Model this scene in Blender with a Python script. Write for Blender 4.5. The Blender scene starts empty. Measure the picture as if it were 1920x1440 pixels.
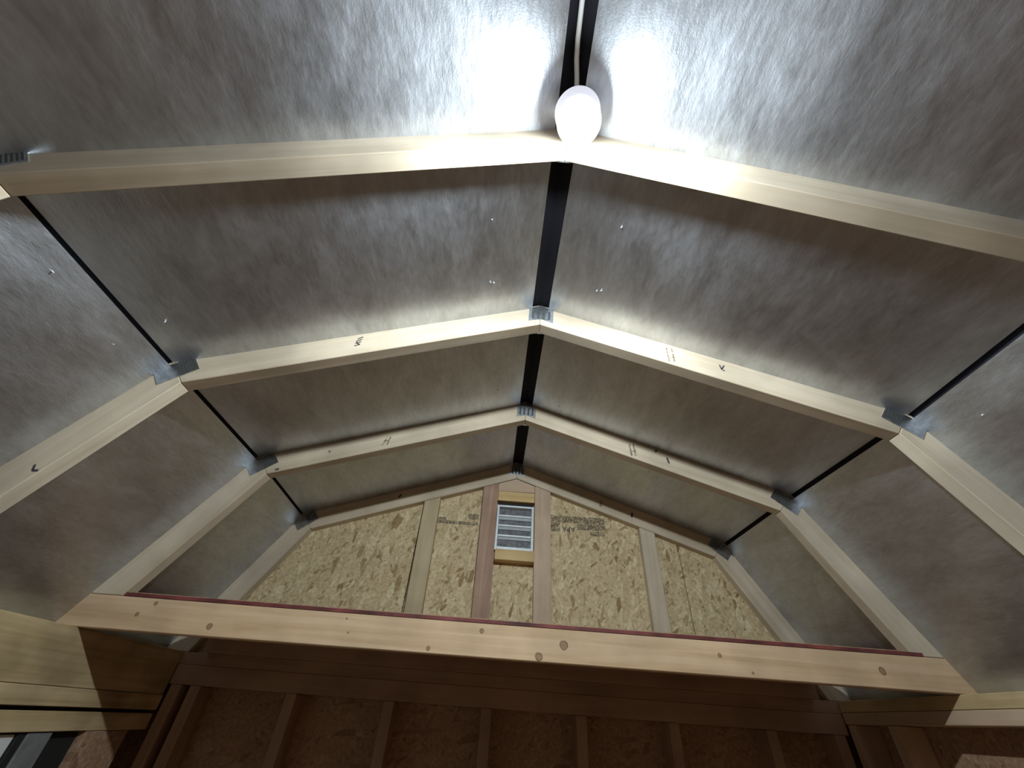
import bpy, bmesh, math, random
from mathutils import Matrix, Vector
random.seed(7)
S = bpy.context.scene
C = S.collection

# ------------------------------------------------------------------ camera
R = [[0.99715489, -0.04762659, 0.05842797],
     [0.07536778, 0.64378154, -0.76148869],
     [-0.00134774, 0.76372576, 0.64553943]]
cd = bpy.data.cameras.new('camera')
cd.sensor_fit = 'HORIZONTAL'; cd.sensor_width = 36; cd.lens = 749.03 / 1920 * 36
cd.clip_start = 0.02
cam = bpy.data.objects.new('camera', cd); C.objects.link(cam)
M = Matrix.Identity(4)
for i in range(3):
    M[i][0] = R[0][i]; M[i][1] = -R[1][i]; M[i][2] = -R[2][i]
M.translation = (-0.07486, -0.83323, -0.96022)
cam.matrix_world = M
S.camera = cam
# ------------------------------------------------------------------ world and exposure
w = bpy.data.worlds.new('night'); S.world = w; w.use_nodes = True
w.node_tree.nodes['Background'].inputs[0].default_value = (0.01, 0.012, 0.018, 1)
w.node_tree.nodes['Background'].inputs[1].default_value = 0.3
S.view_settings.view_transform = 'Standard'; S.view_settings.look = 'None'
S.view_settings.gamma = 1; S.view_settings.use_curve_mapping = False
S.view_settings.exposure = 0.0
LAMP_WATTS = 88.0
LAMP_COLOR = (0.82, 0.93, 1.0)
LAMP_POS = (0.016, -0.572, -0.082)

# ------------------------------------------------------------------ dimensions
SP = 0.518          # truss spacing
TY = [-SP, 0.0, SP, 2 * SP]
T = 0.038; D = 0.089
ZP = -0.827         # top of the side walls
G = 2 * SP          # front of the gable framing
FLOOR = -2.62
YF, YB = -2.7, G + 0.105

# ------------------------------------------------------------------ materials
def mat(name):
    m = bpy.data.materials.new(name); m.use_nodes = True
    nt = m.node_tree
    return m, nt, nt.nodes['Principled BSDF']
def nd(nt, t, **k):
    n = nt.nodes.new(t)
    for a, b in k.items():
        if hasattr(n, a): setattr(n, a, b)
        else: n.inputs[a].default_value = b
    return n
def ramp(nt, fac, stops):
    r = nd(nt, 'ShaderNodeValToRGB')
    e = r.color_ramp.elements
    while len(e) < len(stops): e.new(0.5)
    for x, (p, c) in zip(e, stops):
        x.position = p; x.color = (c[0], c[1], c[2], 1) if len(c) == 3 else c
    nt.links.new(fac, r.inputs[0])
    return r
def mixc(nt, fac, a, b, mode='MIX'):
    n = nd(nt, 'ShaderNodeMix', data_type='RGBA', blend_type=mode)
    for s, v in ((0, fac), (6, a), (7, b)):
        if hasattr(v, 'links'): nt.links.new(v, n.inputs[s])
        elif isinstance(v, (int, float)): n.inputs[s].default_value = v
        else: n.inputs[s].default_value = (*v, 1)
    return n.outputs[2]
def math_n(nt, op, a, b=None):
    n = nd(nt, 'ShaderNodeMath', operation=op)
    for s, v in ((0, a), (1, b)):
        if v is None: continue
        if hasattr(v, 'links'): nt.links.new(v, n.inputs[s])
        else: n.inputs[s].default_value = v
    return n.outputs[0]

def wood(name, light, dark, knots=(), rough=0.62, blotch=0.25):
    """sawn softwood, grain along local X; knots: (x, y, z, radius) in the board's own coordinates"""
    m, nt, p = mat(name); L = nt.links
    tc = nd(nt, 'ShaderNodeTexCoord'); oi = nd(nt, 'ShaderNodeObjectInfo')
    off = nd(nt, 'ShaderNodeVectorMath', operation='SCALE'); off.inputs[0].default_value = (13.1, 7.7, 5.3)
    L.new(oi.outputs['Random'], off.inputs['Scale'])
    add = nd(nt, 'ShaderNodeVectorMath', operation='ADD')
    L.new(tc.outputs['Object'], add.inputs[0]); L.new(off.outputs[0], add.inputs[1])
    mp = nd(nt, 'ShaderNodeMapping'); mp.inputs['Scale'].default_value = (1.6, 38, 38)
    L.new(add.outputs[0], mp.inputs[0])
    n1 = nd(nt, 'ShaderNodeTexNoise', Scale=1.0, Detail=6.0, Roughness=0.6, Distortion=0.6); L.new(mp.outputs[0], n1.inputs['Vector'])
    n2 = nd(nt, 'ShaderNodeTexNoise', Scale=5.0, Detail=3.0); L.new(add.outputs[0], n2.inputs['Vector'])
    r = ramp(nt, n1.outputs[0], [(0.3, dark), (0.62, light)])
    bl = ramp(nt, n2.outputs[0], [(0.35, (1 - blotch,) * 3), (0.65, (1, 1, 1))])
    col = mixc(nt, 1.0, r.outputs[0], bl.outputs[0], 'MULTIPLY')
    for (kx, ky, kz, kr) in knots:
        sub = nd(nt, 'ShaderNodeVectorMath', operation='SUBTRACT'); L.new(tc.outputs['Object'], sub.inputs[0])
        sub.inputs[1].default_value = (kx, ky, kz)
        nz = nd(nt, 'ShaderNodeTexNoise', Scale=60.0, Detail=1.0); L.new(tc.outputs['Object'], nz.inputs['Vector'])
        ln = nd(nt, 'ShaderNodeVectorMath', operation='LENGTH'); L.new(sub.outputs[0], ln.inputs[0])
        d = math_n(nt, 'DIVIDE', ln.outputs['Value'], kr)
        d = math_n(nt, 'ADD', d, math_n(nt, 'MULTIPLY', math_n(nt, 'SUBTRACT', nz.outputs[0], 0.5), 0.6))
        k = ramp(nt, d, [(0.0, (0.72,) * 3), (0.66, (0.6,) * 3), (0.80, (1.0, 1.0, 1.0)), (0.93, (0.8,) * 3), (1.0, (0.10,) * 3), (1.9, (0, 0, 0))])
        col = mixc(nt, k.outputs[0], col, (0.16, 0.085, 0.035))
    L.new(col, p.inputs['Base Color'])
    p.inputs['Roughness'].default_value = rough
    p.inputs['Specular IOR Level'].default_value = 0.3
    b = nd(nt, 'ShaderNodeBump', Strength=0.12, Distance=0.002); L.new(n1.outputs[0], b.inputs['Height']); L.new(b.outputs[0], p.inputs['Normal'])
    return m

def osb(name, cols, scale=1.0, rough=0.75):
    m, nt, p = mat(name); L = nt.links
    tc = nd(nt, 'ShaderNodeTexCoord')
    layers = []
    for i, (ang, sx, sz) in enumerate(((0.45, 85, 26), (-0.5, 95, 28), (0.9, 100, 30), (0.15, 60, 20))):
        mp = nd(nt, 'ShaderNodeMapping', vector_type='TEXTURE'); mp.inputs['Rotation'].default_value = (0.3 * ang, ang, 0.4 * ang)
        mp.inputs['Scale'].default_value = (1 / (sx * scale), 1 / (sx * scale), 1 / (sz * scale))
        mp.inputs['Location'].default_value = (i * 3.3, i * 1.7, i)
        L.new(tc.outputs['Object'], mp.inputs[0])
        v = nd(nt, 'ShaderNodeTexVoronoi', Scale=1.0, Randomness=1.0); L.new(mp.outputs[0], v.inputs['Vector'])
        sp = nd(nt, 'ShaderNodeSeparateColor'); L.new(v.outputs['Color'], sp.inputs[0])
        layers.append((sp.outputs[0], sp.outputs[1], v.outputs['Distance']))
    val = layers[0][0]; 
    col = ramp(nt, layers[0][0], [(0.0, cols[0]), (0.45, cols[1]), (1.0, cols[2])]).outputs[0]
    hgt = layers[0][1]
    for a, b_, d in layers[1:]:
        c2 = ramp(nt, a, [(0.0, cols[0]), (0.15, cols[1]), (0.6, cols[1]), (1.0, cols[2])]).outputs[0]
        msk = ramp(nt, b_, [(0.5, (0, 0, 0)), (0.56, (1, 1, 1))]).outputs[0]
        col = mixc(nt, msk, col, c2)
    n = nd(nt, 'ShaderNodeTexNoise', Scale=90.0, Detail=4.0); L.new(tc.outputs['Object'], n.inputs['Vector'])
    col = mixc(nt, 1.0, col, ramp(nt, n.outputs[0], [(0.3, (0.72, 0.7, 0.66)), (0.6, (1, 1, 1))]).outputs[0], 'MULTIPLY')
    L.new(col, p.inputs['Base Color']); p.inputs['Roughness'].default_value = rough
    p.inputs['Specular IOR Level'].default_value = 0.2
    b = nd(nt, 'ShaderNodeBump', Strength=0.35, Distance=0.003); L.new(layers[1][0], b.inputs['Height']); L.new(b.outputs[0], p.inputs['Normal'])
    return m

def foil():
    """radiant-barrier foil pressed on rough board: grey metal, woven emboss, mottled gloss"""
    m, nt, p = mat('foil_faced_board'); L = nt.links
    tc = nd(nt, 'ShaderNodeTexCoord')
    mp = nd(nt, 'ShaderNodeMapping'); mp.inputs['Scale'].default_value = (1, 0.35, 1); L.new(tc.outputs['Object'], mp.inputs[0])
    big = nd(nt, 'ShaderNodeTexNoise', Scale=14.0, Detail=6.0, Roughness=0.7, Distortion=0.3); L.new(mp.outputs[0], big.inputs['Vector'])
    fine = nd(nt, 'ShaderNodeTexNoise', Scale=95.0, Detail=4.0, Roughness=0.65); L.new(mp.outputs[0], fine.inputs['Vector'])
    weave = nd(nt, 'ShaderNodeTexVoronoi', Scale=330.0); L.new(tc.outputs['Object'], weave.inputs['Vector'])
    mot = mixc(nt, 0.3, big.outputs[0], fine.outputs[0])
    c = ramp(nt, mot, [(0.34, (0.43, 0.445, 0.47)), (0.5, (0.54, 0.565, 0.60)), (0.64, (0.63, 0.665, 0.715))])
    L.new(c.outputs[0], p.inputs['Base Color'])
    p.inputs['Metallic'].default_value = 1.0; p.inputs['Roughness'].default_value = 0.37
    p2 = nd(nt, 'ShaderNodeBsdfPrincipled', Metallic=1.0, Roughness=0.56); L.new(c.outputs[0], p2.inputs['Base Color'])
    b1 = nd(nt, 'ShaderNodeBump', Strength=0.20, Distance=0.003); L.new(fine.outputs[0], b1.inputs['Height'])
    b2 = nd(nt, 'ShaderNodeBump', Strength=0.07, Distance=0.001); L.new(weave.outputs['Distance'], b2.inputs['Height'])
    L.new(b1.outputs[0], b2.inputs['Normal'])
    L.new(b2.outputs[0], p.inputs['Normal']); L.new(b2.outputs[0], p2.inputs['Normal'])
    f = ramp(nt, mot, [(0.38, (0.12,) * 3), (0.62, (0.42,) * 3)])
    mx = nd(nt, 'ShaderNodeMixShader'); L.new(f.outputs[0], mx.inputs[0]); L.new(p.outputs[0], mx.inputs[1]); L.new(p2.outputs[0], mx.inputs[2])
    L.new(mx.outputs[0], nt.nodes['Material Output'].inputs[0])
    return m

def plain(name, col, rough=0.6, metal=0.0, noise=0.0, nscale=40.0, spec=0.5):
    m, nt, p = mat(name)
    p.inputs['Base Color'].default_value = (*col, 1); p.inputs['Roughness'].default_value = rough
    p.inputs['Metallic'].default_value = metal; p.inputs['Specular IOR Level'].default_value = spec
    if noise:
        tc = nd(nt, 'ShaderNodeTexCoord'); n = nd(nt, 'ShaderNodeTexNoise', Scale=nscale, Detail=4.0)
        nt.links.new(tc.outputs['Object'], n.inputs['Vector'])
        r = ramp(nt, n.outputs[0], [(0.3, tuple(c * (1 - noise) for c in col)), (0.7, tuple(min(1, c * (1 + noise)) for c in col))])
        nt.links.new(r.outputs[0], p.inputs['Base Color'])
    return m

def ink():
    """worn stamp ink: blotchy, board shows through"""
    m, nt, p = mat('stamp_ink')
    p.inputs['Base Color'].default_value = (0.10, 0.075, 0.06, 1); p.inputs['Roughness'].default_value = 0.8
    tc = nd(nt, 'ShaderNodeTexCoord'); n = nd(nt, 'ShaderNodeTexNoise', Scale=120.0, Detail=3.0)
    nt.links.new(tc.outputs['Object'], n.inputs['Vector'])
    r = ramp(nt, n.outputs[0], [(0.36, (0.06,) * 3), (0.62, (0.62,) * 3)])
    nt.links.new(r.outputs[0], p.inputs['Alpha'])
    return m

PINE = wood('pale_spruce', (0.66, 0.56, 0.42), (0.56, 0.45, 0.31))
PINE_B = wood('loft_beam_pine', (0.72, 0.51, 0.32), (0.57, 0.38, 0.21),
              knots=[(0.128, 0, 0.044, 0.0125), (0.057, 0, 0.012, 0.011), (-0.11, 0, 0.064, 0.007), (-0.256, 0, 0.012, 0.006),
                     (-0.505, 0, 0.069, 0.003), (-0.881, 0, 0.024, 0.0085), (-1.099, 0, 0.040, 0.006), (-1.064, 0, 0.070, 0.006),
                     (1.043, 0, 0.041, 0.010), (0.662, 0, 0.012, 0.004), (0.578, 0, 0.048, 0.006), (-0.49, 0, 0.035, 0.003)])
PINE_RED = wood('reddish_fir', (0.50, 0.33, 0.23), (0.36, 0.20, 0.135), blotch=0.35)
PINE_TAN = wood('tan_fir', (0.62, 0.46, 0.32), (0.52, 0.37, 0.25))
PINE_OSB = wood('board_coloured_stud', (0.56, 0.45, 0.28), (0.46, 0.36, 0.21))
PINE_DULL = wood('dull_brown_stud', (0.44, 0.29, 0.19), (0.38, 0.235, 0.15))
PINE_YEL = wood('yellow_pine', (0.72, 0.52, 0.25), (0.60, 0.40, 0.16))
PINE_OLD = wood('plate_pine', (0.66, 0.51, 0.29), (0.46, 0.33, 0.15), blotch=0.4)
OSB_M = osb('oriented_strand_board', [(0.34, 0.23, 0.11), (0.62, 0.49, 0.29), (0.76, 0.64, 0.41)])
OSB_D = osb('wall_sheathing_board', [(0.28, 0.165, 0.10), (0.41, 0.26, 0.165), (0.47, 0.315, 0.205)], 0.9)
OSB_F = osb('floor_board', [(0.25, 0.135, 0.065), (0.37, 0.215, 0.115), (0.45, 0.285, 0.165)], 0.8)
FOIL = foil()
FELT = plain('black_roof_felt', (0.012, 0.012, 0.017), 0.75, spec=0.25)
STEEL = plain('galvanised_steel', (0.50, 0.53, 0.55), 0.42, 1.0, 0.25, 60)
SLOT = plain('punched_slot_shadow', (0.05, 0.055, 0.055), 0.8)
RED = plain('red_edge_paint', (0.15, 0.035, 0.03), 0.7, noise=0.75, nscale=9)
LOUVER = plain('white_enamel_louver', (0.72, 0.78, 0.80), 0.45, noise=0.12)
SCREEN = plain('grey_insect_screen', (0.16, 0.16, 0.165), 0.7, noise=0.45, nscale=50)
WHITE = plain('white_plastic', (0.85, 0.85, 0.86), 0.45)
CORD = plain('white_cable_sheath', (0.78, 0.78, 0.76), 0.5)
DOORW = plain('white_door_paint', (0.72, 0.74, 0.72), 0.5)
GREY = plain('grey_jamb_paint', (0.20, 0.205, 0.20), 0.55, noise=0.2, nscale=25)
BLACK = plain('weatherstrip_and_gap_shade', (0.012, 0.013, 0.012), 0.8)  # weatherstrip; also the painted shade beside the jamb and above the vent
BRIGHT = plain('bright_nail_steel', (0.9, 0.92, 0.95), 0.45, 0.5)
INK = ink()
PENCIL = plain('dark_marker', (0.05, 0.045, 0.05), 0.8)

# ------------------------------------------------------------------ helpers
def link(name, me, m=None, parent=None, M=None):
    o = bpy.data.objects.new(name, me); C.objects.link(o)
    if m is not None: me.materials.append(m)
    if parent is not None: o.parent = parent
    if M is not None:
        o.matrix_basis = (Matrix.Translation(-parent_loc(parent)) @ M) if parent is not None else M
    elif parent is not None:
        o.matrix_basis = Matrix.Translation(-parent_loc(parent))
    return o
def parent_loc(p):
    v = Vector((0, 0, 0))
    m = Matrix.Identity(4)
    chain = []
    while p is not None: chain.append(p); p = p.parent
    for q in reversed(chain): m = m @ q.matrix_basis
    return m.translation if True else v
def world_M(p):
    m = Matrix.Identity(4); chain = []
    while p is not None: chain.append(p); p = p.parent
    for q in reversed(chain): m = m @ q.matrix_basis
    return m
def child(name, me, m, parent, Mw):
    """link me under parent so that its world matrix is Mw"""
    o = bpy.data.objects.new(name, me); C.objects.link(o)
    if m is not None and not me.materials: me.materials.append(m)
    if parent is not None:
        o.parent = parent
        o.matrix_basis = world_M(parent).inverted() @ Mw
    else: o.matrix_basis = Mw
    return o
def tag(o, label, cat, group=None, kind=None):
    o['label'] = label; o['category'] = cat
    if group: o['group'] = group
    if kind: o['kind'] = kind
    return o
def empty(name, loc=(0, 0, 0)):
    o = bpy.data.objects.new(name, None); C.objects.link(o); o.matrix_basis = Matrix.Translation(loc)
    o.empty_display_size = 0.05
    return o
def finish(bm, name, bev=0.0):
    bmesh.ops.recalc_face_normals(bm, faces=bm.faces)
    if bev: bmesh.ops.bevel(bm, geom=list(bm.edges), offset=bev, segments=1, affect='EDGES', clamp_overlap=True)
    me = bpy.data.meshes.new(name); bm.to_mesh(me); bm.free(); return me
def prism(poly, y0, y1, name, bev=0.0015):
    """poly: list of (x,z) -> extruded along y"""
    bm = bmesh.new()
    a = [bm.verts.new((x, y0, z)) for x, z in poly]; b = [bm.verts.new((x, y1, z)) for x, z in poly]
    bm.faces.new(a); bm.faces.new(b[::-1])
    n = len(poly)
    for i in range(n): bm.faces.new((a[i], a[(i + 1) % n], b[(i + 1) % n], b[i]))
    return finish(bm, name, bev)
def box_me(sx, sy, sz, name, bev=0.0015):
    """box from origin to (sx,sy,sz)"""
    return prism([(0, 0), (sx, 0), (sx, sz), (0, sz)], 0, sy, name, bev)
def box(name, x0, x1, y0, y1, z0, z1, m, parent=None, bev=0.0015, axis='x'):
    """axis-aligned board whose local X runs along the named world axis (grain direction)"""
    if axis == 'x': sz = (x1 - x0, y1 - y0, z1 - z0); Mr = Matrix.Identity(3)
    elif axis == 'z': sz = (z1 - z0, y1 - y0, x1 - x0); Mr = Matrix(((0, 0, 1), (0, 1, 0), (1, 0, 0)))
    else: sz = (y1 - y0, x1 - x0, z1 - z0); Mr = Matrix(((0, 1, 0), (1, 0, 0), (0, 0, 1)))
    me = box_me(*sz, name, bev)
    Mw = Matrix.Translation((x0, y0, z0)) @ Mr.to_4x4()
    if Mr.determinant() < 0: me.flip_normals()
    return child(name, me, m, parent, Mw)
def line_x(p, d, q, e):
    """intersection of 2-D lines p+t d and q+s e"""
    den = d[0] * e[1] - d[1] * e[0]
    t = ((q[0] - p[0]) * e[1] - (q[1] - p[1]) * e[0]) / den
    return (p[0] + t * d[0], p[1] + t * d[1])
def unit(a, b):
    dx, dz = b[0] - a[0], b[1] - a[1]; l = math.hypot(dx, dz); return (dx / l, dz / l)
def offset_poly(P, d):
    """offset an open polyline (left to right over the top) outwards by d, mitred"""
    segs = []
    for a, b in zip(P, P[1:]):
        u = unit(a, b); n = (-u[1], u[0])
        segs.append(((a[0] + n[0] * d, a[1] + n[1] * d), u))
    out = [segs[0][0]]
    for (p, u), (q, e) in zip(segs, segs[1:]): out.append(line_x(p, u, q, e))
    a, b = P[-2], P[-1]; u = unit(a, b); n = (-u[1], u[0])
    out.append((b[0] + n[0] * d, b[1] + n[1] * d))
    return out
def at_z(a, b, z):
    t = (z - a[1]) / (b[1] - a[1]); return (a[0] + t * (b[0] - a[0]), z)

# ------------------------------------------------------------------ truss profiles (underside corners, measured per truss)
PROF = [
    [(-1.190, ZP), (-0.945, -0.332), (0.003, -0.006), (0.900, -0.334), (1.185, ZP)],
    [(-1.205, ZP), (-0.938, -0.335), (-0.003, -0.002), (0.945, -0.324), (1.195, ZP)],
    [(-1.221, ZP), (-0.936, -0.328), (-0.011, -0.005), (0.928, -0.320), (1.203, ZP)],
    [(-1.226, ZP), (-0.950, -0.336), (-0.017, -0.008), (0.915, -0.325), (1.212, ZP)],
]
TOPS = [offset_poly(P, D) for P in PROF]

# ------------------------------------------------------------------ roof: felt shell (ceiling) and four foil-faced panels
def strip(name, rows, th):
    """rows: list of lists of points (same length); a sheet thickened outward (towards +z side) by th"""
    bm = bmesh.new()
    lo = [[bm.verts.new(p) for p in r] for r in rows]
    for r0, r1 in zip(lo, lo[1:]):
        for i in range(len(r0) - 1): bm.faces.new((r0[i], r0[i + 1], r1[i + 1], r1[i]))
    bmesh.ops.recalc_face_normals(bm, faces=bm.faces)
    bm.normal_update()
    if sum(f.normal.z for f in bm.faces) < 0: bmesh.ops.reverse_faces(bm, faces=bm.faces)
    bm.normal_update()
    g = bmesh.ops.solidify(bm, geom=list(bm.faces), thickness=th)
    return finish(bm, name)
def top_at(y):
    if y <= TY[0]: return TOPS[0]
    if y >= TY[-1]: return TOPS[-1]
    for i in range(3):
        if TY[i] <= y <= TY[i + 1]:
            t = (y - TY[i]) / (TY[i + 1] - TY[i])
            return [tuple(a * (1 - t) + b * t for a, b in zip(p, q)) for p, q in zip(TOPS[i], TOPS[i + 1])]
YS = [YF, TY[0] + 0.02, TY[1] + 0.02, TY[2] + 0.02, TY[3] + 0.02, YB + 0.02]
def lerp2(a, b, t): return (a[0] + (b[0] - a[0]) * t, a[1] + (b[1] - a[1]) * t)
def panel_rows(which):
    rows = []
    for y in YS:
        P = top_at(y)
        ax = P[2]
        if which == 'ul':
            s = (ax[1] - P[1][1]) / (ax[0] - P[1][0])
            a = (ax[0] - 0.029, ax[1] - 0.029 * s); b = lerp2(P[1], ax, 0.001)
        elif which == 'ur':
            s = (P[3][1] - ax[1]) / (P[3][0] - ax[0])
            a = (ax[0] + 0.031, ax[1] + 0.031 * s); b = lerp2(P[3], ax, 0.001)
        elif which == 'll':
            b = at_z(P[1], P[0], ZP - 0.003); a = lerp2(P[1], b, 0.026)
        else:
            b = at_z(P[3], P[4], ZP - 0.003); a = lerp2(P[3], b, 0.032)
        rows.append([(a[0], y, a[1] + 0.0005), (b[0], y, b[1] + 0.0005)])
    return rows
shell_rows = []
for y in YS:
    P = offset_poly(top_at(y), 0.016)
    shell_rows.append([(P[0][0] * 1.0, y, P[0][1] - 0.02), (P[1][0], y, P[1][1]), (P[2][0], y, P[2][1] + 0.004), (P[3][0], y, P[3][1]), (P[4][0], y, P[4][1] - 0.02)])
ceiling = link('ceiling', strip('ceiling', shell_rows, 0.012), FELT)
tag(ceiling, 'barn-shaped roof of grey foil-faced boards with black felt showing in the gaps', 'ceiling', kind='structure')
panels = {}
for k in ('ul', 'ur', 'll', 'lr'):
    panels[k] = link('roof_panel', strip('roof_panel', panel_rows(k), 0.0105), FOIL, ceiling)

# shiny nail tips poking through the foil
def roof_z(x, y):
    P = top_at(y)
    for a, b in zip(P, P[1:]):
        if a[0] <= x <= b[0]: return a[1] + (b[1] - a[1]) * (x - a[0]) / (b[0] - a[0]), unit(a, b)
    return 0, (1, 0)
def nail_me():
    bm = bmesh.new()
    bmesh.ops.create_cone(bm, segments=6, radius1=0.0028, radius2=0.0012, depth=0.022, cap_ends=True)
    return finish(bm, 'nail')
NAIL = nail_me(); NAIL.materials.append(BRIGHT)
for x, y in ((-0.161, -0.309), (0.174, -0.316), (-0.166, -0.119), (0.172, -0.122), (-0.15, -0.115), (0.16, -0.112), (-1.032, -0.317), (-1.035, -0.114), (1.041, -0.126),
             (-0.95, -0.13), (0.11, 0.33), (0.12, 0.47), (-0.13, 0.40)):
    z, u = roof_z(x, y)
    k = 'ul' if -1.0 < x < 0 else 'ur' if 0 < x < 1.0 else 'll' if x < 0 else 'lr'
    n = Vector((u[1], 0, -u[0])).normalized()      # pointing into the room
    ax = (n + Vector((random.uniform(-.5, .5), random.uniform(-.9, .2), 0))).normalized()
    q = Vector((0, 0, 1)).rotation_difference(ax)
    child('nail', NAIL, None, panels[k], Matrix.Translation(Vector((x, y, z)) + ax * 0.006) @ q.to_matrix().to_4x4())

# ------------------------------------------------------------------ floor and walls
floor = box('floor', -1.36, 1.36, YF - 0.1, YB + 0.05, FLOOR - 0.03, FLOOR, OSB_F)
tag(floor, 'brown board floor of the shed', 'floor', kind='structure')

def wall(name, label):
    o = empty(name); tag(o, label, 'wall', kind='structure'); return o
XW = 1.24
# --- back wall with the gable
wb = wall('wall_back', 'far gable wall of strand board with studs, a louvered vent above and a dark wall below the loft')
ym = G + T
TP = TOPS[3]
zl = ZP + 0.08
def gable_piece(x0, x1, z0):
    pts = [(x0, z0), (x1, z0)]
    P = TP
    def ztop(x):
        for a, b in zip(P, P[1:]):
            if a[0] <= x <= b[0]: return a[1] + (b[1] - a[1]) * (x - a[0]) / (b[0] - a[0])
        return ZP
    xs = [x1] + [p[0] for p in reversed(P) if x0 < p[0] < x1] + [x0]
    for x in xs: pts.append((x, max(ztop(x), z0)))
    out = []
    for q in pts:
        if not out or math.hypot(q[0] - out[-1][0], q[1] - out[-1][1]) > 1e-4: out.append(q)
    return out
for x0, x1 in ((-1.285, -0.4665), (-0.4625, 0.762), (0.766, 1.285)):
    link('gable_board', prism(gable_piece(x0, x1, ZP), ym, ym + 0.011, 'gable_board', 0.0008), OSB_M, wb)
def gstud(x0, x1, slant, m):
    """flat gable stud, top cut along the rafter underside; slant = x shift at the bottom"""
    P = PROF[3]
    def zu(x):
        for a, b in zip(P, P[1:]):
            if a[0] <= x <= b[0]: return a[1] + (b[1] - a[1]) * (x - a[0]) / (b[0] - a[0])
    zb = ZP + 0.002
    poly = [(x0 + slant, zb), (x1 + slant, zb), (x1, zu(x1) - 0.001), (x0, zu(x0) - 0.001)]
    if x0 < P[2][0] < x1: poly.insert(3, (P[2][0], P[2][1] - 0.001))
    # local frame: X up the board
    Mr = Matrix(((0, 0, 1, x0), (0, 1, 0, G + 0.002), (1, 0, 0, zb), (0, 0, 0, 1)))
    loc = [(z - zb, x - x0) for x, z in poly]
    me = prism(loc, 0, T - 0.003, 'gable_stud'); me.flip_normals()
    return child('gable_stud', me, m, wb, Mr)
gstud(-0.458, -0.385, 0.012, PINE_OSB)
gstud(-0.180, -0.106, 0.010, PINE_RED)
gstud(0.078, 0.156, 0.004, PINE_TAN)
gstud(0.582, 0.651, -0.002, PINE)
# peak block, blocks above and below the vent
P3 = PROF[3]
link('peak_block', prism([(-0.105, -0.081), (0.077, -0.079), (0.077, -0.043), (-0.017, -0.010), (-0.105, -0.041)], G + 0.003, ym - 0.001, 'peak_block'), PINE_TAN, wb)
box('vent_block', -0.104, 0.077, G + 0.001, ym - 0.001, -0.131, -0.082, PINE_YEL, wb)
box('vent_block', -0.097, 0.079, G - 0.012, ym - 0.001, -0.412, -0.366, PINE_YEL, wb)
# wall below the loft
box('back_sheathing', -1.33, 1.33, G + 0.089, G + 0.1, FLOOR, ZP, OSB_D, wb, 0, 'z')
box('top_plate', -1.33, 1.33, G, G + 0.089, -0.865, ZP, PINE_DULL, wb, axis='x')
box('top_plate', -1.24, 1.24, G, G + 0.089, -0.925, -0.8655, PINE_DULL, wb, axis='x')
for x in (-1.21, -1.14, -0.79, -0.435, -0.08, 0.265, 0.60, 0.955, 1.205):
    box('stud', x - T / 2, x + T / 2, G, G + 0.089, FLOOR + 0.038, -0.926, PINE_DULL, wb, axis='z')
box('bottom_plate', -1.24, 1.24, G, G + 0.089, FLOOR, FLOOR + 0.0375, PINE_TAN, wb)

box('loft_ledger', -1.15, 1.15, G - 0.0385, G - 0.0005, ZP, ZP + 0.0835, PINE_DULL, wb)
# stamps printed on the gable boards
def stamp_patch(name, pts, m=INK):
    bm = bmesh.new(); y = ym - 0.0006
    vs = [bm.verts.new((x, y, z)) for x, z in pts]; bm.faces.new(vs)
    bmesh.ops.recalc_face_normals(bm, faces=bm.faces)
    me = bpy.data.meshes.new(name); bm.to_mesh(me); bm.free()
    return link(name, me, m, wb)
def rect(x0, z0, x1, z1, sk=0.0): return [(x0, z0), (x1, z0 + sk), (x1, z1 + sk), (x0, z1)]
stamp_patch('grade_stamp', rect(0.162, -0.205, 0.425, -0.172, 0.004))
stamp_patch('grade_stamp', rect(0.162, -0.250, 0.205, -0.206))
stamp_patch('grade_stamp', rect(0.290, -0.236, 0.425, -0.206, 0.004))
stamp_patch('grade_stamp', rect(0.350, -0.262, 0.420, -0.240, 0.006))
stamp_patch('grade_stamp', rect(-0.405, -0.252, -0.345, -0.222))
stamp_patch('grade_stamp', rect(-0.345, -0.252, -0.19, -0.236))
stamp_patch('grade_stamp', rect(-0.240, -0.222, -0.190, -0.196))
def text(name, body, size, loc, rot, m, parent):
    cu = bpy.data.curves.new(name, 'FONT'); cu.body = body; cu.size = size; cu.align_x = 'CENTER'; cu.align_y = 'CENTER'
    cu.extrude = 0.0002
    tmp = bpy.data.objects.new('tmp', cu); C.objects.link(tmp)
    dg = bpy.context.evaluated_depsgraph_get()
    me = bpy.data.meshes.new_from_object(tmp.evaluated_get(dg)); me.name = name
    bpy.data.objects.remove(tmp)
    me.materials.clear(); me.materials.append(m)
    Mw = Matrix.Translation(loc) @ Matrix.Rotation(math.pi / 2, 4, 'X') @ Matrix.Rotation(rot, 4, 'Z')
    return child(name, me, None, parent, Mw)
text('stamp_lettering', 'APA', 0.034, (0.247, ym - 0.001, -0.233), math.pi + 0.0, PENCIL, wb)

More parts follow.
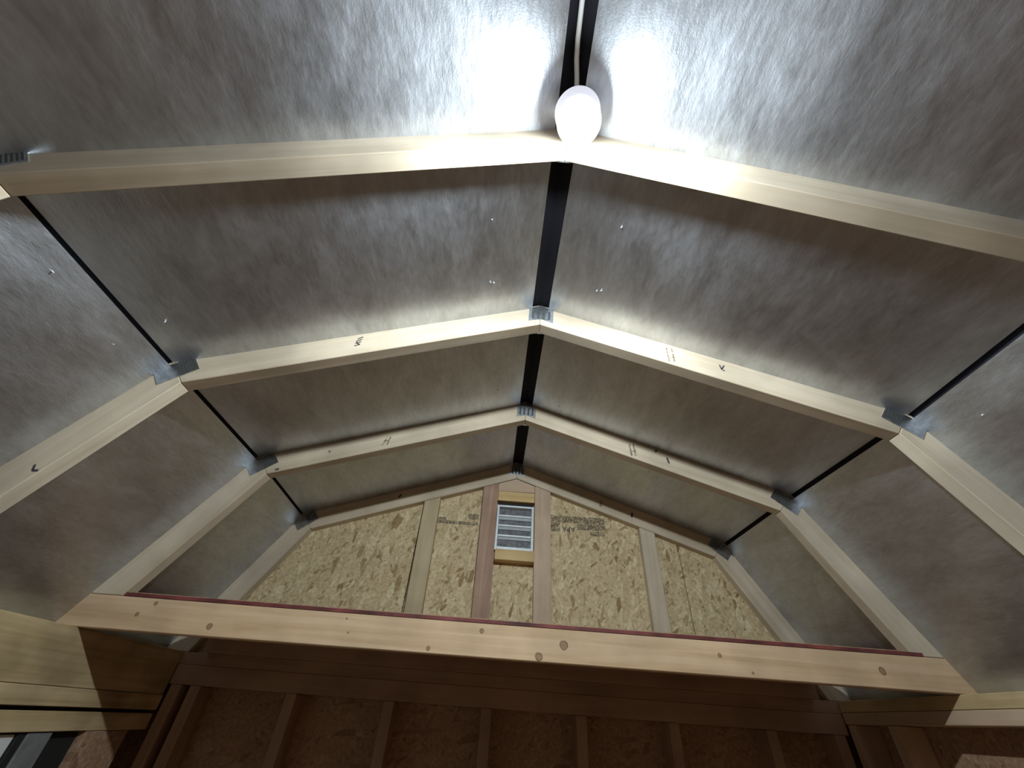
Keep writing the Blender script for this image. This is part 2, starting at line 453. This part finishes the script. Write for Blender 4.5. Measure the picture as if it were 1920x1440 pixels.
# --- side walls
def side_wall(name, sx, label):
    wl = wall(name, label)
    def sbox(nm, d0, d1, y0, y1, z0, z1, m, ax='y', bev=0.0015):
        a, b = sorted((sx * d0, sx * d1))
        return box(nm, a, b, y0, y1, z0, z1, m, wl, bev, ax)
    return wl, sbox
wl, sb = side_wall('wall_left', -1, 'left side wall with a thick yellowish plate board above a pale door')
sb('side_sheathing', 1.33, 1.341, YF, -0.45, FLOOR, -0.80, OSB_D, 'z', 0)
sb('side_sheathing', 1.33, 1.341, -0.45, G + 0.1, FLOOR, -0.80, OSB_D, 'z', 0)
sb('top_plate', XW, 1.329, YF, G - 0.001, -0.957, ZP, PINE_OLD)
sb('header_board', XW - 0.004, 1.329, YF + 0.01, G - 0.002, -0.999, -0.958, PINE_OLD)
sb('header_board', XW, 1.329, YF + 0.01, G - 0.002, -1.051, -1.0085, PINE_OLD)
sb('header_backing', XW + 0.02, 1.329, YF + 0.01, G - 0.002, -1.008, -1.0, BLACK)
sb('stud', XW + 0.001, 1.329, 0.775, 0.95, FLOOR, -1.052, OSB_D, 'z')
for y in (-2.6, -2.1, -1.6, -1.1, -0.6):
    sb('stud', XW + 0.001, 1.329, y, y + T, FLOOR, -1.052, PINE_TAN, 'z')
wr, sb = side_wall('wall_right', 1, 'right side wall with a pale top plate above bare sheathing')
sb('side_sheathing', 1.33, 1.341, YF, G + 0.1, FLOOR, -0.80, OSB_D, 'z', 0)
sb('top_plate', XW, 1.329, YF, G - 0.001, -0.860, ZP, PINE_OLD)
sb('top_plate', XW, 1.329, YF, G - 0.001, -0.894, -0.861, PINE_TAN)
for y in (-2.6, -2.2, -1.8, -1.4, -1.0, -0.6, -0.2, 0.28, 0.80, 0.99):
    sb('stud', XW + 0.001, 1.329, y, y + T, FLOOR, -0.895, PINE_TAN, 'z')
wf = wall('wall_front', 'front wall of the shed behind the viewer')
link('front_sheathing', prism([(-1.36, FLOOR), (1.36, FLOOR), (1.36, ZP), (1.02, -0.24), (0, 0.11), (-1.02, -0.24), (-1.36, ZP)], YF - 0.02, YF, 'front_sheathing', 0), OSB_D, wf)

# --- door in the left wall (only its top corner shows)
dr = empty('door_1'); tag(dr, 'pale side door with black weatherstrip and grey jamb at the bottom left', 'door', kind='structure')
def dbox(nm, d0, d1, y0, y1, z0, z1, m): return box(nm, -d1, -d0, y0, y1, z0, z1, m, dr, 0.0015, 'z')
dbox('door_slab', 1.255, 1.29, -0.35, 0.562, FLOOR + 0.01, -1.056, DOORW)
dbox('weatherstrip', 1.248, 1.29, 0.563, 0.586, FLOOR + 0.01, -1.053, BLACK)
dbox('door_jamb', 1.245, 1.329, 0.587, 0.662, FLOOR, -1.053, GREY)
dbox('jamb_recess_shade', 1.262, 1.329, 0.663, 0.774, FLOOR, -1.053, BLACK)  # black strip painted as the shade in the recess beside the jamb
dbox('door_jamb', 1.245, 1.329, -0.40, -0.352, FLOOR, -1.053, GREY)

# ------------------------------------------------------------------ trusses
def plate_me(name, pts_front, slots, yf, bend=0.0):
    """thin nail plate (x,z outline) with punched slot strips proud of it"""
    return prism(pts_front, yf - 0.0022, yf, name, 0.0)
def local(o, M): o.matrix_basis = M
def truss(i, label):
    P = PROF[i]; Q = TOPS[i]; y0 = TY[i]
    t = empty('roof_truss', (0, y0, 0)); tag(t, label, 'roof truss', 'roof trusses along the shed')
    parts = {}
    feet = []
    foot_z = ZP + 0.0005 if i != 2 else ZP + 0.0845
    for k, (a, b) in enumerate(((0, 1), (1, 2), (2, 3), (3, 4))):
        A, B = P[a], P[b]; A2, B2 = Q[a], Q[b]
        if k == 0: A = at_z(P[1], P[0], foot_z); A2 = at_z(Q[1], Q[0], foot_z)
        if k == 3: B = at_z(P[3], P[4], foot_z); B2 = at_z(Q[3], Q[4], foot_z)
        # tiny gap at the joints
        u = unit(A, B)
        ux = Vector((u[0], 0, u[1])); uz = Vector((-u[1], 0, u[0])); uy = uz.cross(ux)
        Mw = Matrix.Identity(4)
        for r in range(3): Mw[r][0] = ux[r]; Mw[r][1] = uy[r]; Mw[r][2] = uz[r]
        Mw.translation = (A[0], y0, A[1])
        inv = Mw.inverted()
        loc = [inv @ Vector((p[0], y0, p[1])) for p in (A, B, B2, A2)]
        sgn = 1 if uy.y > 0 else -1
        g = 0.0006
        loc[0].x += g if k else 0; loc[3].x += g if k else 0
        me = prism([(v.x, v.z) for v in loc], 0, sgn * T, 'rafter', 0.0018)
        nm = 'rafter' if k in (1, 2) else 'lower_rafter'
        parts[k] = (child(nm, me, PINE, t, Mw), Mw, sgn)
    # nail plates (front and back) at peak and knees
    def ribbed(name, c, ux, w, h, ns, yface, back=False, shape=None, bend=None, skip_slots=False, half=0):
        """plate centred at c (x,z), u along width"""
        ux = Vector((ux[0], 0, ux[1])).normalized(); uz = Vector((-ux.z, 0, ux.x))
        bm = bmesh.new()
        poly = shape or [(-w / 2, -h / 2), (w / 2, -h / 2), (w / 2, h / 2), (-w / 2, h / 2)]
        th = 0.0018
        yo = yface - th if not back else yface
        f = [bm.verts.new((a, 0, b)) for a, b in poly]; r = [bm.verts.new((a, th, b)) for a, b in poly]
        bm.faces.new(f); bm.faces.new(r[::-1])
        for q in range(len(poly)): bm.faces.new((f[q], f[(q + 1) % len(poly)], r[(q + 1) % len(poly)], r[q]))
        if bend:
            for v in list(f) + list(r):
                v.co.y += bend(v.co.x)
        me = finish(bm, name)
        Mw = Matrix.Identity(4)
        for q in range(3): Mw[q][0] = ux[q]; Mw[q][1] = (0, 1, 0)[q]; Mw[q][2] = uz[q]
        Mw.translation = (c[0], yo, c[1])
        pl = child(name, me, STEEL, t, Mw)
        if not skip_slots:
            for q in range(ns):
                x = -w / 2 + w * (q + 0.75) / (ns + 0.5)
                if half: x = half * (0.004 + (w / 2 - 0.006) * (q + 0.5) / ns)
                sm = box_me(w / ns * (0.36 if not half else 0.24), 0.0008, h * (0.60 if not half else 0.78), 'slot', 0.0)
                so = child('slot', sm, SLOT, pl, Mw @ Matrix.Translation((x - w / ns * 0.18, -0.0006, -h * 0.36)))
        return pl
    apx = P[2]
    w, h = 0.078, 0.062
    c = (apx[0] + 0.003, apx[1] + 0.045)
    shape = [(-w / 2, -0.034), (0, -0.022), (w / 2, -0.036), (w / 2, 0.022), (0, 0.046), (-w / 2, 0.026)]
    if i: ribbed('peak_plate', c, (1, -0.03), w, h, 4, y0, shape=shape)
    ribbed('peak_plate', (c[0], c[1] - 0.016), (1, 0), w * 0.8, h, 0, y0 + T, back=True, skip_slots=True)
    for s, kn, kt in ((-1, P[1], Q[1]), (1, P[3], Q[3])):
        if s > 0 and i == 0: pass
        mid = lerp2(kn, kt, 0.53)
        d = unit(P[1], P[2]) if s < 0 else unit(P[2], P[3])
        e = unit(P[0], P[1]) if s < 0 else unit(P[3], P[4])
        u = ((d[0] + e[0]) / 2, (d[1] + e[1]) / 2)
        ribbed('knee_plate', mid, u, 0.098, 0.056, 6, y0, half=-s)
        # the half over the upper rafter carries the punched teeth
    return t, parts
lab = ['nearest roof truss, pale timber lit white where the lamp hangs in front of it',
       'second roof truss from the viewer, clear pale timber with steel plates at peak and knees',
       'third roof truss, whose feet stand on the loft beam',
       'farthest roof truss, set against the strand board gable']
TR = [truss(i, lab[i]) for i in range(4)]

# marker strokes on the rafters
def stroke(i, k, pts_list, m=PENCIL):
    """thin flat strokes on the front face; pts: ((x,z),(x,z),width)"""
    o, Mw, sgn = TR[i][1][k]
    bm = bmesh.new(); y = TY[i] - 0.0006
    for (x0, z0), (x1, z1), wd in pts_list:
        dx, dz = unit((x0, z0), (x1, z1)); nx, nz = -dz * wd / 2, dx * wd / 2
        bm.faces.new([bm.verts.new(v) for v in ((x0 + nx, y, z0 + nz), (x1 + nx, y, z1 + nz), (x1 - nx, y, z1 - nz), (x0 - nx, y, z0 - nz))])
    bmesh.ops.recalc_face_normals(bm, faces=bm.faces)
    me = bpy.data.meshes.new('lumber_mark'); bm.to_mesh(me); bm.free()
    ch = child('lumber_mark', me, m, o, Matrix.Identity(4))
x, z = -0.532, -0.140
stroke(1, 1, [((x - 0.007, z + 0.010 + d), (x + 0.007, z + 0.020 + d), 0.0035) for d in (-0.028, -0.018, -0.008, 0.002)] + [((x - 0.007, z + 0.0), (x + 0.006, z - 0.012), 0.003)])
x, z = 0.535, -0.134
stroke(1, 2, [((x - 0.005, z - 0.008), (x - 0.007, z + 0.012), 0.004), ((x - 0.005, z - 0.006), (x + 0.006, z + 0.010), 0.0045), ((x - 0.003, z - 0.010), (x + 0.003, z - 0.010), 0.004)])
x, z = 0.38, -0.095
stroke(1, 2, [((x, z - 0.03), (x + 0.002, z + 0.03), 0.004), ((x + 0.016, z - 0.03), (x + 0.018, z + 0.03), 0.005), ((x + 0.002, z - 0.015), (x + 0.016, z - 0.012), 0.004)], INK)
x, z = -0.547, -0.155
stroke(2, 1, [((x - 0.01, z - 0.022), (x, z + 0.02), 0.006), ((x + 0.006, z - 0.018), (x + 0.012, z + 0.02), 0.006), ((x - 0.006, z), (x + 0.01, z + 0.004), 0.005)], INK)
x, z = 0.411, -0.108
stroke(2, 2, [((x, z - 0.03), (x - 0.003, z + 0.025), 0.007), ((x + 0.016, z - 0.03), (x + 0.013, z + 0.024), 0.007), ((x, z - 0.01), (x + 0.016, z - 0.008), 0.006)], INK)
stroke(2, 2, [((0.507, -0.114), (0.515, -0.104), 0.008)])
stroke(2, 2, [((0.553, -0.160), (0.549, -0.135), 0.007)])
stroke(2, 1, [((-0.912, -0.310), (-0.900, -0.306), 0.007)])
stroke(2, 1, [((-0.750, -0.222), (-0.742, -0.219), 0.010)], INK)
stroke(3, 1, [((-0.585, -0.158), (-0.578, -0.140), 0.009)])
stroke(3, 2, [((0.402, -0.125), (0.410, -0.095), 0.012)], INK)
stroke(3, 2, [((0.550, -0.168), (0.556, -0.145), 0.009)])
stroke(1, 0, [((-1.106, -0.590), (-1.100, -0.604), 0.005), ((-1.100, -0.604), (-1.088, -0.603), 0.005)])

# ------------------------------------------------------------------ loft beam and deck
Qz = TOPS[2]
l0 = at_z(Qz[1], Qz[0], ZP + 0.083); l1 = at_z(Qz[1], Qz[0], ZP + 0.001)
r0 = at_z(Qz[3], Qz[4], ZP + 0.083); r1 = at_z(Qz[3], Qz[4], ZP + 0.001)
zb = ZP + 0.0005
bme = prism([(l1[0], 0.0), (r1[0], 0.0), (r0[0], 0.083), (l0[0], 0.083)], 0, T, 'loft_beam', 0.002)
beam = child('loft_beam', bme, PINE_B, None, Matrix.Translation((0, SP, zb)))
tag(beam, 'long knotty pine beam across the front of the loft', 'beam')
deck = empty('loft_deck', (0, SP + 0.01, ZP + 0.084)); tag(deck, 'loft floor board with a red painted front edge lying on the beam', 'loft floor')
zt = ZP + 0.0842
lx, rx = PROF[2][1], None
xl = at_z(PROF[2][1], PROF[2][0], zt + 0.012)[0] + 0.002; xr = at_z(PROF[2][3], PROF[2][4], zt)[0] + 0.030
box('deck_board', xl, xr - 0.03, SP + 0.003, G + 0.0, zt, zt + 0.012, OSB_D, deck, 0)
box('red_edge', xl, xr, SP - 0.0005, SP + 0.0028, zt + 0.0005, zt + 0.0095, RED, deck, 0)

# ------------------------------------------------------------------ gable vent
v = empty('gable_vent', (-0.012, G + 0.01, -0.25)); tag(v, 'white louvered vent between two studs high in the gable wall', 'vent')
vx0, vx1, vz0, vz1 = -0.102, 0.075, -0.364, -0.150
box('vent_screen', vx0, vx1, ym - 0.003, ym - 0.001, vz0, vz1, SCREEN, v, 0)
box('vent_gap_shade', vx0, vx1, ym - 0.012, ym - 0.001, vz1 + 0.0005, -0.1315, BLACK, v, 0)  # black strip put in as the shadow in the gap over the vent
for nm, a in (('vent_frame', (vx0, vx0 + 0.010, vz0, vz1)), ('vent_frame', (vx1 - 0.010, vx1, vz0, vz1)),
              ('vent_frame', (vx0 + 0.0102, vx1 - 0.0102, vz0, vz0 + 0.016)), ('vent_frame', (vx0 + 0.0102, vx1 - 0.0102, vz1 - 0.009, vz1))):
    box(nm, a[0], a[1], G + 0.010, ym - 0.0032, a[2], a[3], LOUVER, v, 0.001)
sl = box_me(vx1 - vx0 - 0.022, 0.021, 0.003, 'louver', 0.0005)
sl.materials.append(LOUVER)
for k in range(4):
    z = vz0 + 0.019 + (k + 1) * 0.0473
    if k == 3: continue
    child('louver', sl, None, v, Matrix.Translation((vx0 + 0.011, G + 0.013, z)) @ Matrix.Rotation(math.radians(-38), 4, 'X'))
lip = box_me(vx1 - vx0 - 0.022, 0.003, 0.0075, 'louver_lip', 0.0004); lip.materials.append(LOUVER)
for k in range(3):
    z = vz0 + 0.019 + (k + 1) * 0.0473
    child('louver_lip', lip, None, v, Matrix.Translation((vx0 + 0.011, G + 0.011, z - 0.003)))

# ------------------------------------------------------------------ lamp and cord
def lathe(prof, name, seg=48, smooth=True):
    bm = bmesh.new(); rings = []
    for r, z in prof:
        if r < 1e-6: rings.append([bm.verts.new((0, 0, z))])
        else: rings.append([bm.verts.new((r * math.cos(2 * math.pi * k / seg), r * math.sin(2 * math.pi * k / seg), z)) for k in range(seg)])
    for a, b in zip(rings, rings[1:]):
        for k in range(seg):
            k2 = (k + 1) % seg
            if len(a) == 1: bm.faces.new((a[0], b[k], b[k2]))
            elif len(b) == 1: bm.faces.new((a[k], a[k2], b[0]))
            else: bm.faces.new((a[k], a[k2], b[k2], b[k]))
    bmesh.ops.recalc_face_normals(bm, faces=bm.faces)
    for f in bm.faces: f.smooth = smooth
    me = bpy.data.meshes.new(name); bm.to_mesh(me); bm.free(); return me
bx, by, bz = LAMP_POS
lamp = empty('ceiling_lamp', (bx, by, 0.03)); tag(lamp, 'glowing white bulb in a round lampholder hanging at the ridge', 'lamp')
holder = lathe([(0, 0.075), (0.016, 0.074), (0.018, 0.045), (0.026, 0.034), (0.028, 0.016), (0, 0.016)], 'lampholder')
child('lampholder', holder, WHITE, lamp, Matrix.Translation((bx, by, -0.003)))
# bulb: milky collar and frosted globe
m, nt, p = mat('frosted_glowing_globe')
nt.nodes.remove(p)
em = nd(nt, 'ShaderNodeEmission'); em.inputs[0].default_value = (0.93, 0.97, 1, 1); em.inputs[1].default_value = 4.0
tr = nd(nt, 'ShaderNodeBsdfTransparent'); tr.inputs[0].default_value = (1, 1, 1, 1)
mx = nd(nt, 'ShaderNodeMixShader'); mx.inputs[0].default_value = 0.4
nt.links.new(tr.outputs[0], mx.inputs[1]); nt.links.new(em.outputs[0], mx.inputs[2])
nt.links.new(mx.outputs[0], nt.nodes['Material Output'].inputs[0])
GLOW = m
m, nt, p = mat('milky_lit_plastic')
p.inputs['Base Color'].default_value = (0.8, 0.82, 0.86, 1); p.inputs['Roughness'].default_value = 0.4
p.inputs['Emission Color'].default_value = (0.85, 0.87, 1.0, 1); p.inputs['Emission Strength'].default_value = 0.72
MILKY = m
collar = lathe([(0.0, 0.024), (0.028, 0.024), (0.044, 0.016), (0.0465, 0.010), (0.0460, 0.002), (0.0385, -0.022), (0.038, -0.0225), (0, -0.018)], 'bulb_collar')
child('bulb_collar', collar, MILKY, lamp, Matrix.Translation((bx, by, -0.0115)))
gr = 0.0435; a0 = -0.49
prof = []
for k in range(0, 17):
    a = a0 + (math.pi / 2 - a0) * k / 16
    prof.append((gr * math.cos(a) if k < 16 else 0.0, -gr * math.sin(a)))
globe = lathe(prof, 'bulb_globe')
child('bulb_globe', globe, GLOW, lamp, Matrix.Translation((bx, by, -0.0345 + gr * math.sin(a0) - 0.0005)))
ld = bpy.data.lights.new('bulb_light', 'POINT'); ld.energy = LAMP_WATTS; ld.color = LAMP_COLOR; ld.shadow_soft_size = 0.016
ld.use_nodes = True      # LED bulb: the opaque collar throws little light upwards
lnt = ld.node_tree; le = lnt.nodes['Emission']; ltc = nd(lnt, 'ShaderNodeTexCoord'); lsep = nd(lnt, 'ShaderNodeSeparateXYZ')
lnt.links.new(ltc.outputs['Normal'], lsep.inputs[0])
lr = ramp(lnt, math_n(lnt, 'ADD', math_n(lnt, 'MULTIPLY', lsep.outputs[2], 0.5), 0.5), [(0.0, (1.0,) * 3), (0.525, (1.0,) * 3), (0.575, (0.66,) * 3), (0.625, (0.38,) * 3), (0.70, (0.16,) * 3), (0.85, (0.06,) * 3), (1.0, (0.04,) * 3)])
lnt.links.new(lr.outputs[0], le.inputs['Strength'])
lo = bpy.data.objects.new('bulb_light', ld); C.objects.link(lo); lo.parent = lamp
lo.matrix_basis = Matrix.Translation((0, 0, bz - 0.03))
# white cord along the ridge gap
pts = [(-0.004, YF + 0.02, 0.088), (-0.003, -1.6, 0.086), (0.0, -1.0, 0.0855), (0.0015, -0.73, 0.085), (0.003, -0.675, 0.085), (0.006, -0.643, 0.084), (0.012, -0.612, 0.082), (0.015, -0.590, 0.074), (bx, by - 0.004, 0.066)]
cu = bpy.data.curves.new('power_cord', 'CURVE'); cu.dimensions = '3D'; cu.bevel_depth = 0.0052; cu.bevel_resolution = 4
spn = cu.splines.new('POLY'); spn.points.add(len(pts) - 1)
for q, c in zip(spn.points, pts): q.co = (*c, 1)
tmp = bpy.data.objects.new('tmp', cu); C.objects.link(tmp)
me = bpy.data.meshes.new_from_object(tmp.evaluated_get(bpy.context.evaluated_depsgraph_get())); me.name = 'power_cord'
bpy.data.objects.remove(tmp)
for f in me.polygons: f.use_smooth = True
me.materials.clear()
cord = link('power_cord', me, CORD); tag(cord, 'white electric cord running along the black ridge gap to the lamp', 'cord')
